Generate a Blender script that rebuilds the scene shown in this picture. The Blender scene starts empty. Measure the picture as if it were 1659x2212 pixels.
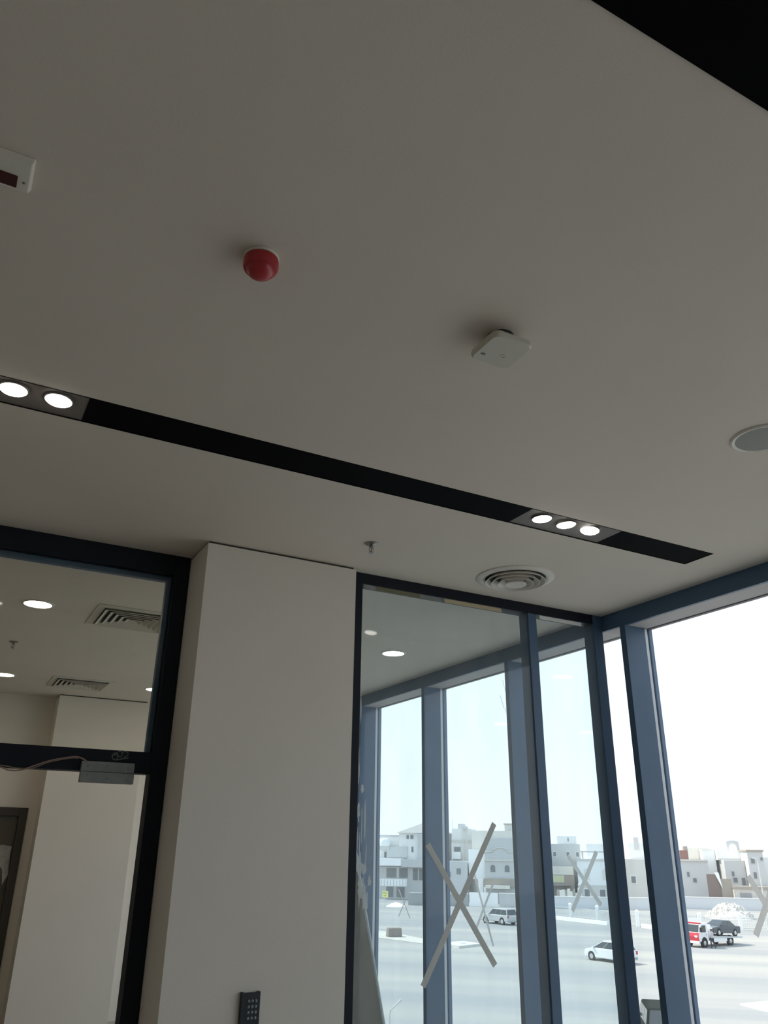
import bpy, bmesh, math, random
from mathutils import Vector, Matrix
random.seed(7)
SC = bpy.context.scene
COL = SC.collection
EYE = 1.70                 # camera height above the room floor
CEIL = 3.25                # underside of the ceiling
GROUND = -7.10             # street level below the room floor

# ------------------------------------------------------------------ camera
cam_d = bpy.data.cameras.new('camera')
cam = bpy.data.objects.new('camera', cam_d)
COL.objects.link(cam)
yaw, pitch, roll = math.radians(28.230), math.radians(23.1224), math.radians(0.760)
fwd = Vector((math.sin(yaw) * math.cos(pitch), math.cos(yaw) * math.cos(pitch), math.sin(pitch)))
rgt = Vector((math.cos(yaw), -math.sin(yaw), 0))
upv = rgt.cross(fwd)
r2 = rgt * math.cos(roll) + upv * math.sin(roll)
u2 = -rgt * math.sin(roll) + upv * math.cos(roll)
cam.matrix_world = Matrix(((r2.x, u2.x, -fwd.x, 0), (r2.y, u2.y, -fwd.y, 0), (r2.z, u2.z, -fwd.z, EYE), (0, 0, 0, 1)))
cam_d.sensor_fit = 'VERTICAL'
cam_d.sensor_height = 36.0
cam_d.lens = 1702.84 / 2212 * 36.0
cam_d.clip_start, cam_d.clip_end = 0.02, 1500
SC.camera = cam

# ------------------------------------------------------------------ sky, sun, exposure
world = bpy.data.worlds.new('sky')
SC.world = world
world.use_nodes = True
nt = world.node_tree
nt.nodes.clear()
wo = nt.nodes.new('ShaderNodeOutputWorld')
bg = nt.nodes.new('ShaderNodeBackground')
tc = nt.nodes.new('ShaderNodeTexCoord')
sx = nt.nodes.new('ShaderNodeSeparateXYZ')
rp = nt.nodes.new('ShaderNodeValToRGB')
rp.color_ramp.elements[0].position = 0.0
rp.color_ramp.elements[0].color = (0.97, 0.985, 1.0, 1)
rp.color_ramp.elements[1].position = 0.75
rp.color_ramp.elements[1].color = (0.60, 0.77, 0.95, 1)
nt.links.new(tc.outputs['Generated'], sx.inputs[0])
nt.links.new(sx.outputs['Z'], rp.inputs[0])
nt.links.new(rp.outputs[0], bg.inputs[0])
bg.inputs[1].default_value = 1.35
nt.links.new(bg.outputs[0], wo.inputs[0])

sun_d = bpy.data.lights.new('sun', 'SUN')
sun_d.energy = 4.6
sun_d.angle = math.radians(0.6)
sun_d.color = (1.0, 0.90, 0.76)
sun = bpy.data.objects.new('sun', sun_d)
COL.objects.link(sun)
sun.rotation_euler = Vector((-0.44, 0.70, 1.05)).to_track_quat('Z', 'Y').to_euler()
sun.location = (-20, 40, 60)

SC.view_settings.view_transform = 'Standard'
SC.view_settings.look = 'None'
SC.view_settings.exposure = 0.25
SC.view_settings.gamma = 1.0
SC.view_settings.use_curve_mapping = False
SC.cycles.max_bounces = 10
SC.cycles.diffuse_bounces = 6
SC.cycles.transparent_max_bounces = 24
SC.cycles.sample_clamp_indirect = 6.0

# ------------------------------------------------------------------ materials
MATS = {}
def mat(name, col, rough=0.6, metal=0.0, spec=0.5, var=0.0, scale=6.0, bump=0.0, bscale=60.0, emit=None, estr=0.0, alpha=1.0):
    if name in MATS:
        return MATS[name]
    m = bpy.data.materials.new(name)
    m.use_nodes = True
    n = m.node_tree
    b = n.nodes['Principled BSDF']
    b.inputs['Base Color'].default_value = (*col, 1)
    b.inputs['Roughness'].default_value = rough
    b.inputs['Metallic'].default_value = metal
    b.inputs['Specular IOR Level'].default_value = spec
    b.inputs['Alpha'].default_value = alpha
    if var or bump:
        t = n.nodes.new('ShaderNodeTexCoord')
    if var:
        no = n.nodes.new('ShaderNodeTexNoise')
        no.inputs['Scale'].default_value = scale
        no.inputs['Detail'].default_value = 5
        r = n.nodes.new('ShaderNodeValToRGB')
        r.color_ramp.elements[0].position = 0.3
        r.color_ramp.elements[1].position = 0.7
        r.color_ramp.elements[0].color = (*[max(0, c * (1 - var)) for c in col], 1)
        r.color_ramp.elements[1].color = (*[min(1, c * (1 + var)) for c in col], 1)
        n.links.new(t.outputs['Object'], no.inputs['Vector'])
        n.links.new(no.outputs['Fac'], r.inputs[0])
        n.links.new(r.outputs[0], b.inputs['Base Color'])
    if bump:
        nb = n.nodes.new('ShaderNodeTexNoise')
        nb.inputs['Scale'].default_value = bscale
        nb.inputs['Detail'].default_value = 3
        bp = n.nodes.new('ShaderNodeBump')
        bp.inputs['Strength'].default_value = bump
        bp.inputs['Distance'].default_value = 0.01
        n.links.new(t.outputs['Object'], nb.inputs['Vector'])
        n.links.new(nb.outputs['Fac'], bp.inputs['Height'])
        n.links.new(bp.outputs[0], b.inputs['Normal'])
    if emit:
        b.inputs['Emission Color'].default_value = (*emit, 1)
        b.inputs['Emission Strength'].default_value = estr
    MATS[name] = m
    return m

def glass(name, tint, dust, dust_col=(0.75, 0.78, 0.78), streak=6.0):
    """clear pane: straight-through tinted light, Schlick reflection and a film of dust"""
    m = bpy.data.materials.new(name)
    m.use_nodes = True
    n = m.node_tree
    n.nodes.clear()
    N = n.nodes.new
    out = N('ShaderNodeOutputMaterial')
    tr = N('ShaderNodeBsdfTransparent'); tr.inputs[0].default_value = (*tint, 1)
    gl = N('ShaderNodeBsdfGlossy'); gl.inputs['Roughness'].default_value = 0.03
    lw = N('ShaderNodeLayerWeight'); lw.inputs['Blend'].default_value = 0.5
    pw = N('ShaderNodeMath'); pw.operation = 'POWER'; pw.inputs[1].default_value = 5
    ma = N('ShaderNodeMath'); ma.operation = 'MULTIPLY_ADD'; ma.inputs[1].default_value = 0.95; ma.inputs[2].default_value = 0.022
    mix = N('ShaderNodeMixShader')
    n.links.new(lw.outputs['Facing'], pw.inputs[0]); n.links.new(pw.outputs[0], ma.inputs[0])
    n.links.new(ma.outputs[0], mix.inputs[0]); n.links.new(tr.outputs[0], mix.inputs[1]); n.links.new(gl.outputs[0], mix.inputs[2])
    df = N('ShaderNodeBsdfDiffuse'); df.inputs[0].default_value = (*dust_col, 1)
    tl = N('ShaderNodeBsdfTranslucent'); tl.inputs[0].default_value = (*dust_col, 1)
    dm = N('ShaderNodeMixShader'); dm.inputs[0].default_value = 0.5
    n.links.new(df.outputs[0], dm.inputs[1]); n.links.new(tl.outputs[0], dm.inputs[2])
    t = N('ShaderNodeTexCoord'); mp = N('ShaderNodeMapping'); mp.inputs['Scale'].default_value = (1, 1, 0.25)
    no = N('ShaderNodeTexNoise'); no.inputs['Scale'].default_value = streak; no.inputs['Detail'].default_value = 6
    mr = N('ShaderNodeMapRange'); mr.inputs[1].default_value = 0.3; mr.inputs[2].default_value = 0.8
    mr.inputs[3].default_value = dust * 0.6; mr.inputs[4].default_value = dust * 1.5
    n.links.new(t.outputs['Object'], mp.inputs[0]); n.links.new(mp.outputs[0], no.inputs['Vector']); n.links.new(no.outputs['Fac'], mr.inputs[0])
    fin = N('ShaderNodeMixShader')
    n.links.new(mr.outputs[0], fin.inputs[0]); n.links.new(mix.outputs[0], fin.inputs[1]); n.links.new(dm.outputs[0], fin.inputs[2])
    n.links.new(fin.outputs[0], out.inputs[0])
    MATS[name] = m
    return m

mat('ceiling_paint', (0.74, 0.67, 0.59), 0.85, spec=0.2, var=0.02, scale=1.5, bump=0.04, bscale=120)
mat('wall_paint', (0.78, 0.735, 0.665), 0.8, spec=0.25, var=0.02, scale=2, bump=0.05, bscale=150)
mat('room_paint', (0.78, 0.73, 0.65), 0.8, spec=0.25, var=0.02, scale=2)
mat('floor_tile', (0.46, 0.42, 0.36), 0.5, var=0.06, scale=3)
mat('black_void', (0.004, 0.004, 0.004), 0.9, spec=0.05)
mat('black_frame', (0.010, 0.014, 0.022), 0.5, spec=0.2, var=0.1, scale=3)
mat('slate_flare_frame', (0.076, 0.135, 0.222), 0.45, spec=0.4, var=0.08, scale=3)  # blue-grey metal, lightened and blued to include the window flare
mat('soffit_panel', (0.55, 0.52, 0.52), 0.7)
mat('gasket_grey', (0.20, 0.19, 0.195), 0.7)
mat('alu_strip', (0.75, 0.78, 0.80), 0.4)
glass('partition_glass', (0.885, 0.945, 0.97), 0.068)
glass('curtain_glass', (0.97, 0.985, 0.99), 0.018)
glass('transom_glass', (0.96, 0.97, 0.95), 0.012)
mat('track_black', (0.004, 0.004, 0.005), 0.8, spec=0.06)
mat('module_glow_grey', (0.17, 0.15, 0.135), 0.5, spec=0.4)  # plate grey lightened to hold the glow of the lamps
mat('lamp_glow', (1, 1, 1), emit=(1.0, 0.90, 0.80), estr=13.0)
mat('downlight_glow', (1, 1, 1), emit=(1.0, 0.86, 0.68), estr=17.0)
mat('white_plastic', (0.76, 0.72, 0.64), 0.35)
mat('ap_plastic', (0.62, 0.585, 0.50), 0.4)
mat('grey_mark', (0.16, 0.18, 0.14), 0.6)
mat('red_plastic', (0.42, 0.022, 0.03), 0.28, spec=0.6)
mat('dark_red', (0.055, 0.006, 0.006), 0.35)
mat('grille_grey', (0.34, 0.34, 0.32), 0.7, bump=0.25, bscale=400)
mat('vent_white', (0.74, 0.69, 0.62), 0.45)
mat('vent_beige', (0.66, 0.61, 0.52), 0.6)
mat('vent_dark', (0.05, 0.05, 0.045), 0.8)
mat('chrome', (0.35, 0.32, 0.29), 0.3, metal=0.9)
mat('zinc', (0.27, 0.29, 0.29), 0.45, metal=0.25, var=0.1, scale=20)
mat('pink_wire', (0.36, 0.24, 0.23), 0.6)
mat('tan_wire', (0.26, 0.20, 0.13), 0.6)
mat('chalk', (0.16, 0.17, 0.165), 0.9)
mat('keypad_body', (0.022, 0.027, 0.034), 0.5, spec=0.4)
mat('key_silver', (0.20, 0.22, 0.24), 0.4, metal=0.3)

mat('tape_strip', (0.60, 0.50, 0.33), 0.8)
mat('tape_olive', (0.20, 0.19, 0.12), 0.8)
mat('plaster_board', (0.36, 0.28, 0.215), 0.85, var=0.12, scale=4)
mat('pale_edge', (0.88, 0.88, 0.84), 0.7)
mat('film_white', (0.88, 0.92, 0.92), 0.7, alpha=0.42)
mat('marker_ink', (0.20, 0.24, 0.30), 0.8)
mat('dark_wood', (0.05, 0.042, 0.033), 0.5)
mat('brown_glass', (0.10, 0.085, 0.06), 0.25, var=0.1)
mat('torn_film', (0.42, 0.42, 0.37), 0.8, var=0.25, scale=14)

def translucent(name, col, fac):
    m = bpy.data.materials.new(name); m.use_nodes = True; n = m.node_tree; n.nodes.clear()
    out = n.nodes.new('ShaderNodeOutputMaterial'); mx = n.nodes.new('ShaderNodeMixShader'); mx.inputs[0].default_value = fac
    a = n.nodes.new('ShaderNodeBsdfDiffuse'); b = n.nodes.new('ShaderNodeBsdfTranslucent')
    no = n.nodes.new('ShaderNodeTexNoise'); no.inputs['Scale'].default_value = 25
    rp2 = n.nodes.new('ShaderNodeValToRGB')
    rp2.color_ramp.elements[0].color = (*[c * 0.9 for c in col], 1); rp2.color_ramp.elements[1].color = (*col, 1)
    tcx = n.nodes.new('ShaderNodeTexCoord')
    n.links.new(tcx.outputs['Object'], no.inputs['Vector']); n.links.new(no.outputs['Fac'], rp2.inputs[0])
    n.links.new(rp2.outputs[0], a.inputs[0]); n.links.new(rp2.outputs[0], b.inputs[0])
    n.links.new(a.outputs[0], mx.inputs[1]); n.links.new(b.outputs[0], mx.inputs[2]); n.links.new(mx.outputs[0], out.inputs[0])
    MATS[name] = m
translucent('tape_beige', (0.90, 0.88, 0.85), 0.75)
# outdoors; house colours chosen pale to hold the haze
mat('house_white', (0.86, 0.85, 0.82), 0.9)
mat('house_cream', (0.80, 0.76, 0.68), 0.9)
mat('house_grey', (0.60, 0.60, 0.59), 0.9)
mat('house_sand', (0.68, 0.65, 0.60), 0.9)
mat('house_brown', (0.40, 0.35, 0.30), 0.9)
mat('roof_tile_grey', (0.46, 0.44, 0.42), 0.9)
mat('win_dark', (0.20, 0.21, 0.22), 0.3)
mat('win_yellow', (0.70, 0.72, 0.42), 0.6)
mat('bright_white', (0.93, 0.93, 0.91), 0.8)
mat('wall_bluegrey', (0.68, 0.69, 0.70), 0.9)
mat('wall_dark', (0.36, 0.37, 0.37), 0.9)
mat('gate_brown', (0.24, 0.19, 0.17), 0.8)
mat('gate_red', (0.30, 0.17, 0.14), 0.8)
mat('concrete_pale', (0.66, 0.64, 0.60), 0.9, var=0.08, scale=1)
mat('sand_pale', (0.58, 0.55, 0.49), 0.95, var=0.06, scale=0.4)
mat('rubble', (0.62, 0.60, 0.56), 0.95, var=0.25, scale=3)
mat('paint_white', (0.82, 0.83, 0.83), 0.25)
mat('paint_silver', (0.55, 0.56, 0.56), 0.25, metal=0.2)
mat('paint_navy', (0.07, 0.085, 0.105), 0.25)
mat('paint_black', (0.018, 0.022, 0.018), 0.9, spec=0.03)
mat('paint_red', (0.55, 0.045, 0.06), 0.3)
mat('car_glass', (0.05, 0.06, 0.065), 0.12, spec=0.7)
mat('tyre', (0.03, 0.03, 0.03), 0.9)
mat('wheel_rim', (0.55, 0.56, 0.57), 0.35, metal=0.4)
mat('lamp_clear', (0.85, 0.85, 0.83), 0.2)
mat('lamp_red', (0.45, 0.03, 0.03), 0.2)
mat('deck_grey', (0.55, 0.58, 0.60), 0.6)
mat('galvanised', (0.62, 0.62, 0.60), 0.4, metal=0.3)
mat('sign_yellow', (0.88, 0.84, 0.30), 0.6)
mat('ink_black', (0.05, 0.05, 0.04), 0.8)
mat('skin', (0.38, 0.24, 0.17), 0.6)
mat('shirt', (0.50, 0.46, 0.50), 0.9)
mat('trousers', (0.05, 0.055, 0.07), 0.9)
mat('hair', (0.02, 0.017, 0.015), 0.7)
mat('block_brown', (0.26, 0.22, 0.19), 0.9)
mat('fence_wire', (0.60, 0.61, 0.60), 0.7)

def asphalt():
    m = bpy.data.materials.new('asphalt')
    m.use_nodes = True
    n = m.node_tree
    b = n.nodes['Principled BSDF']
    b.inputs['Roughness'].default_value = 0.95
    b.inputs['Specular IOR Level'].default_value = 0.1
    t = n.nodes.new('ShaderNodeTexCoord')
    mp = n.nodes.new('ShaderNodeMapping')
    mp.inputs['Rotation'].default_value = (0, 0, math.radians(41.3 + 38))
    mp.inputs['Scale'].default_value = (0.035, 0.16, 1)
    no = n.nodes.new('ShaderNodeTexNoise')
    no.inputs['Scale'].default_value = 1.0
    no.inputs['Detail'].default_value = 6
    no.inputs['Distortion'].default_value = 0.4
    r = n.nodes.new('ShaderNodeValToRGB')
    e = r.color_ramp.elements
    e[0].position, e[0].color = 0.38, (0.33, 0.335, 0.335, 1)
    e[1].position, e[1].color = 0.66, (0.43, 0.415, 0.385, 1)
    n.links.new(t.outputs['Object'], mp.inputs[0])
    n.links.new(mp.outputs[0], no.inputs['Vector'])
    n.links.new(no.outputs['Fac'], r.inputs[0])
    n.links.new(r.outputs[0], b.inputs['Base Color'])
    MATS['asphalt'] = m
asphalt()

# ------------------------------------------------------------------ mesh builder
class MB:
    def __init__(s):
        s.v, s.f = [], []
    def add(s, vs, fs):
        k = len(s.v)
        s.v += [tuple(p) for p in vs]
        s.f += [tuple(i + k for i in q) for q in fs]
        return s
    def box(s, x0, x1, y0, y1, z0, z1):
        return s.add([(x0, y0, z0), (x1, y0, z0), (x1, y1, z0), (x0, y1, z0), (x0, y0, z1), (x1, y0, z1), (x1, y1, z1), (x0, y1, z1)],
                     [(3, 2, 1, 0), (4, 5, 6, 7), (0, 1, 5, 4), (1, 2, 6, 5), (2, 3, 7, 6), (3, 0, 4, 7)])
    def frustum(s, a, b, z0, z1):
        """a,b = (x0,x1,y0,y1) at z0 and z1"""
        return s.add([(a[0], a[2], z0), (a[1], a[2], z0), (a[1], a[3], z0), (a[0], a[3], z0), (b[0], b[2], z1), (b[1], b[2], z1), (b[1], b[3], z1), (b[0], b[3], z1)],
                     [(3, 2, 1, 0), (4, 5, 6, 7), (0, 1, 5, 4), (1, 2, 6, 5), (2, 3, 7, 6), (3, 0, 4, 7)])
    def rings(s, rs, cap=True, closed=False):
        n = len(rs[0]); k = []
        vs = [p for r in rs for p in r]; fs = []
        for i in range(len(rs) - 1 + (1 if closed else 0)):
            i2 = (i + 1) % len(rs)
            for j in range(n):
                j2 = (j + 1) % n
                fs.append((i * n + j, i * n + j2, i2 * n + j2, i2 * n + j))
        if cap and not closed:
            fs.append(tuple(reversed(range(n))))
            fs.append(tuple((len(rs) - 1) * n + j for j in range(n)))
        return s.add(vs, fs)
    def lathe(s, prof, c=(0, 0, 0), n=32, cap=True, axis='z'):
        rs = []
        for r, z in prof:
            ring = []
            for j in range(n):
                a = 2 * math.pi * j / n
                p = (r * math.cos(a), r * math.sin(a), z)
                if axis == 'y': p = (p[0], p[2], p[1])
                if axis == 'x': p = (p[2], p[0], p[1])
                ring.append((p[0] + c[0], p[1] + c[1], p[2] + c[2]))
            rs.append(ring)
        return s.rings(rs, cap)
    def torus_profile(s, prof, c, n=40):
        """closed ring profile (r,z) revolved"""
        rs = []
        for j in range(n):
            a = 2 * math.pi * j / n
            rs.append([(c[0] + r * math.cos(a), c[1] + r * math.sin(a), c[2] + z) for r, z in prof])
        return s.rings(rs, False, True)
    def tube(s, path, r, n=8):
        path = [Vector(p) for p in path]
        rs = []
        for i, p in enumerate(path):
            d = (path[min(i + 1, len(path) - 1)] - path[max(i - 1, 0)]).normalized()
            a = Vector((0, 0, 1)) if abs(d.z) < 0.9 else Vector((1, 0, 0))
            u = d.cross(a).normalized(); w = d.cross(u).normalized()
            rr = r[i] if isinstance(r, (list, tuple)) else r
            rs.append([tuple(p + (u * math.cos(2 * math.pi * j / n) + w * math.sin(2 * math.pi * j / n)) * rr) for j in range(n)])
        return s.rings(rs)
    def prism(s, poly, axis, a, b):
        """polygon extruded along axis; poly in the two other axes in order"""
        def P(q, t):
            return {'x': (t, q[0], q[1]), 'y': (q[0], t, q[1]), 'z': (q[0], q[1], t)}[axis]
        return s.rings([[P(q, a) for q in poly], [P(q, b) for q in poly]])
    def build(s, name, m, parent=None, smooth=False, bevel=0.0, seg=2, loc=None):
        me = bpy.data.meshes.new(name)
        me.from_pydata(s.v, [], s.f)
        bm = bmesh.new(); bm.from_mesh(me)
        bmesh.ops.recalc_face_normals(bm, faces=bm.faces)
        bm.to_mesh(me); bm.free()
        me.materials.append(MATS[m] if isinstance(m, str) else m)
        if smooth:
            for p in me.polygons: p.use_smooth = True
            try: me.set_sharp_from_angle(angle=math.radians(38))
            except Exception: pass
        o = bpy.data.objects.new(name, me)
        COL.objects.link(o)
        if loc: o.location = loc
        if parent: o.parent = parent
        if bevel:
            bv = o.modifiers.new('bevel', 'BEVEL')
            bv.width = bevel; bv.segments = seg; bv.limit_method = 'ANGLE'; bv.angle_limit = math.radians(40)
        return o

def B(name, m, dims, parent=None, bevel=0.0):
    return MB().box(*dims).build(name, m, parent, bevel=bevel)
def tag(o, label, cat, group=None):
    o['label'] = label; o['category'] = cat
    if group: o['group'] = group
    return o
def thing(name, label, cat, loc=(0, 0, 0), rz=0.0, group=None):
    o = bpy.data.objects.new(name, None)
    o.empty_display_size = 0.1
    COL.objects.link(o)
    o.location = loc; o.rotation_euler = (0, 0, rz)
    return tag(o, label, cat, group)
def struct(o):
    o['kind'] = 'structure'
    return o
def sempty(name, loc=(0, 0, 0)):
    o = bpy.data.objects.new(name, None); COL.objects.link(o); o.location = loc
    return struct(o)

# ================================================================== THE ROOM SHELL
XC = 3.979                                    # inner line of the curtain wall
XG = 4.200                                    # its glass
SLOT = (-1.25, 3.61, 2.79, 2.998)             # light trough in the ceiling
c = MB()
c.box(-3.5, 4.23, 0.724, SLOT[2], CEIL, CEIL + 0.18)
c.box(-3.5, 4.23, SLOT[3], 9.98, CEIL, CEIL + 0.18)
c.box(SLOT[1], 4.23, SLOT[2], SLOT[3], CEIL, CEIL + 0.18)
c.box(-3.5, SLOT[0], SLOT[2], SLOT[3], CEIL, CEIL + 0.18)
c.box(SLOT[0], SLOT[1], SLOT[2], SLOT[3], CEIL + 0.10, CEIL + 0.18)
struct(c.build('ceiling', 'ceiling_paint'))
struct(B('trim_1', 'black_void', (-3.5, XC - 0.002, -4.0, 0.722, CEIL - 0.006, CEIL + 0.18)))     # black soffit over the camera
struct(B('floor', 'floor_tile', (-3.6, 4.23, -4.1, 10.0, -0.35, 0.0)))
struct(B('wall_left', 'wall_paint', (-3.65, -3.5, -4.1, 10.0, 0.0, CEIL + 0.2)))
struct(B('wall_front', 'wall_paint', (-3.5, XC, -4.15, -4.0, 0.0, CEIL + 0.2)))
# pier between doorway and glazed screen, with a shadow gap under the ceiling
struct(MB().box(1.072, 1.980, 4.030, 4.52, 0.0, CEIL - 0.014).build('wall_back', 'wall_paint'))
struct(B('trim_2', 'dark_wood', (1.084, 1.968, 4.044, 4.50, CEIL - 0.014, CEIL)))
struct(B('wall_back_side', 'wall_paint', (-3.5, -0.52, 4.37, 4.52, 0.0, CEIL)))
# far wall of the next room, with its pier
f = MB()
f.box(-3.5, -0.35, 9.88, 9.98, 0, CEIL); f.box(0.97, XC + 0.2, 9.88, 9.98, 0, CEIL); f.box(-0.35, 0.97, 9.88, 9.98, 2.06, CEIL)
struct(f.build('wall_far', 'room_paint'))
struct(B('wall_far_pier', 'room_paint', (1.06, 2.04, 9.59, 9.88, 0, CEIL - 0.012)))
struct(B('trim_3', 'dark_wood', (1.07, 2.03, 9.60, 9.88, CEIL - 0.012, CEIL)))

# ---- doorway with transom light (left)
d1 = sempty('door_1', (0.25, 4.37, 0))
def D(name, m, x0, x1, y0, y1, z0, z1, parent=d1, bevel=0.003):
    return MB().box(x0 - 0.25, x1 - 0.25, y0 - 4.37, y1 - 4.37, z0, z1).build(name, m, parent, bevel=bevel)
D('jamb', 'black_frame', 0.985, 1.070, 4.37, 4.47, 0, CEIL)
D('jamb', 'black_frame', -0.52, -0.435, 4.37, 4.47, 0, CEIL)
D('head', 'black_frame', -0.435, 0.985, 4.37, 4.47, 3.135, CEIL)
D('transom_bar', 'black_frame', -0.435, 0.985, 4.37, 4.47, 2.042, 2.150)
D('inner_bead', 'slate_flare_frame', 0.958, 0.985, 4.425, 4.465, 2.150, 3.135)
D('inner_bead', 'slate_flare_frame', -0.435, 0.958, 4.425, 4.465, 3.105, 3.135)
D('glass_pane', 'transom_glass', -0.435, 0.985, 4.412, 4.420, 2.150, 3.135, bevel=0)

# ---- interior glazed screen
YP = 4.095
w1 = sempty('window_1', (3.0, YP, 0))
def P(name, m, x0, x1, y0, y1, z0, z1, parent=w1, bevel=0.003):
    return MB().box(x0 - 3.0, x1 - 3.0, y0 - YP, y1 - YP, z0, z1).build(name, m, parent, bevel=bevel)
P('jamb', 'black_frame', 1.981, 2.060, YP, YP + 0.10, 0, CEIL)
P('head', 'black_frame', 2.055, 3.893, YP, YP + 0.10, 3.182, CEIL)
P('mullion', 'slate_flare_frame', 3.315, 3.385, YP, YP + 0.10, 0.08, 3.182)  # window-side members of the screen take the flare-blued colour
P('end_post', 'slate_flare_frame', 3.893, 3.978, YP, YP + 0.10, 0, CEIL)
P('sill', 'black_frame', 2.055, 3.893, YP, YP + 0.10, 0, 0.08)
P('glass_pane', 'partition_glass', 2.055, 3.315, YP + 0.008, YP + 0.016, 0.08, 3.182, bevel=0)
P('glass_pane', 'partition_glass', 3.385, 3.893, YP + 0.008, YP + 0.016, 0.08, 3.182, bevel=0)
P('return_pane', 'curtain_glass', 3.979, XG - 0.03, YP + 0.008, YP + 0.016, 0.01, 3.12, bevel=0)

# ---- curtain wall
w2 = sempty('window_2', (XC, 3.9, 0))
def Cw(name, m, x0, x1, y0, y1, z0, z1, bevel=0.0):
    return MB().box(x0 - XC, x1 - XC, y0 - 3.9, y1 - 3.9, z0, z1).build(name, m, w2, bevel=bevel)
ys = [3.88 + 1.335 * k for k in range(-5, 5)]
Cw('head', 'slate_flare_frame', XC, XC + 0.022, -4.0, 9.88, 3.139, CEIL)
Cw('head_soffit', 'soffit_panel', XC + 0.022, XG - 0.005, -4.0, 9.88, 3.142, 3.165)
Cw('head_gasket', 'gasket_grey', XG - 0.005, XG + 0.03, -4.0, 9.88, 3.1375, CEIL)
Cw('sill', 'slate_flare_frame', XC, XG + 0.03, -4.0, 9.88, 0.0, 0.06)
for i, y in enumerate(ys):
    Cw('mullion', 'slate_flare_frame', XC, 4.165, y, y + 0.05, 0.06, 3.142, bevel=0.002)
    Cw('glazing_strip', 'alu_strip', 4.165, 4.190, y + 0.002, y + 0.048, 0.06, 3.1375)
    Cw('outer_cap', 'slate_flare_frame', XG + 0.006, 4.235, y, y + 0.05, 0.0, 3.25)
edges = [-4.0] + ys + [9.88]
for a, b in zip(edges[:-1], edges[1:]):
    Cw('glass_pane', 'curtain_glass', XG - 0.004, XG + 0.004, a + (0.05 if a > -4 else 0), b, 0.06, 3.1375)

# ---- doorway in the far wall
d2 = sempty('door_2', (0.31, 9.88, 0))
def D2(name, m, x0, x1, y0, y1, z0, z1):
    return MB().box(x0 - 0.31, x1 - 0.31, y0 - 9.88, y1 - 9.88, z0, z1).build(name, m, d2, bevel=0.003)
D2('jamb', 'dark_wood', 0.885, 0.968, 9.855, 9.96, 0, 2.06)
D2('jamb', 'dark_wood', -0.348, -0.265, 9.855, 9.96, 0, 2.06)
D2('head', 'dark_wood', -0.265, 0.885, 9.855, 9.96, 1.975, 2.06)
D2('door_leaf', 'brown_glass', -0.265, 0.885, 9.91, 9.94, 0, 1.975)

# ================================================================== CEILING FITTINGS
# ---- long black light trough with its spot modules
tk = thing('light_trough', 'long black recessed light trough across the white ceiling with round spots', 'light fixture', (1.2, 2.894, CEIL))
def T(name, m, x0, x1, y0, y1, z0, z1, parent=tk):
    return MB().box(x0 - 1.2, x1 - 1.2, y0 - 2.894, y1 - 2.894, z0, z1).build(name, m, parent)
for y0, y1 in ((SLOT[2] + 0.001, SLOT[2] + 0.005), (SLOT[3] - 0.005, SLOT[3] - 0.001)):
    T('side_profile', 'track_black', SLOT[0] + 0.001, SLOT[1] - 0.001, y0, y1, -0.001, 0.095)
T('end_cap', 'track_black', SLOT[1] - 0.006, SLOT[1] - 0.001, SLOT[2] + 0.005, SLOT[3] - 0.005, -0.001, 0.095)
T('cover', 'track_black', 0.235, 2.335, SLOT[2] + 0.005, SLOT[3] - 0.005, 0.001, 0.006)
T('cover', 'track_black', 2.93, SLOT[1] - 0.006, SLOT[2] + 0.005, SLOT[3] - 0.005, 0.001, 0.006)
T('cover', 'track_black', SLOT[0] + 0.006, -0.36, SLOT[2] + 0.005, SLOT[3] - 0.005, 0.001, 0.006)
def spot_module(x0, x1, lamps):
    pl = T('spot_plate', 'module_glow_grey', x0, x1, SLOT[2] + 0.006, SLOT[3] - 0.006, 0.003, 0.008)
    for lx, ax, ay in lamps:
        rot = Matrix.Rotation(math.radians(ax), 4, 'X') @ Matrix.Rotation(math.radians(ay), 4, 'Y')
        q = MB().torus_profile([(0.0485, -0.004), (0.053, -0.003), (0.053, 0.006), (0.0485, 0.006)], (0, 0, 0), 36)
        q.v = [tuple(rot @ Vector(p) + Vector((lx - 1.2, -0.026, 0.0))) for p in q.v]
        q.build('lamp_ring', 'module_glow_grey', pl, smooth=True)
        q = MB().lathe([(0.0485, 0.004), (0.0485, -0.004), (0.044, -0.008), (0.030, -0.012), (0.004, -0.013)], n=36)
        q.v = [tuple(rot @ Vector(p) + Vector((lx - 1.2, -0.026, 0.0))) for p in q.v]
        q.build('lens', 'lamp_glow', pl, smooth=True)
spot_module(-0.36, 0.235, [(-0.183, 0, 0), (-0.025, 0, 0), (0.133, 0, 2)])
spot_module(2.335, 2.93, [(2.449, 0, -3), (2.607, 0, -4), (2.766, 0, 8)])

def up(o):   # ceiling fittings are modelled hanging down from z=0
    return o
# ---- red siren
s = thing('fire_siren', 'red round fire alarm sounder on a white base on the ceiling', 'alarm', (0.530, 1.748, CEIL))
MB().lathe([(0.049, 0), (0.051, -0.003), (0.050, -0.009), (0.044, -0.011)], n=40).build('base', 'white_plastic', s, True)
MB().lathe([(0.044, -0.009), (0.0500, -0.012), (0.0505, -0.034), (0.0475, -0.041), (0.041, -0.044)], n=40).build('body', 'red_plastic', s, True)
MB().lathe([(0.0405, -0.043), (0.039, -0.049), (0.034, -0.057), (0.025, -0.064), (0.013, -0.068), (0.002, -0.069)], n=40).build('dome', 'red_plastic', s, True)
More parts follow.
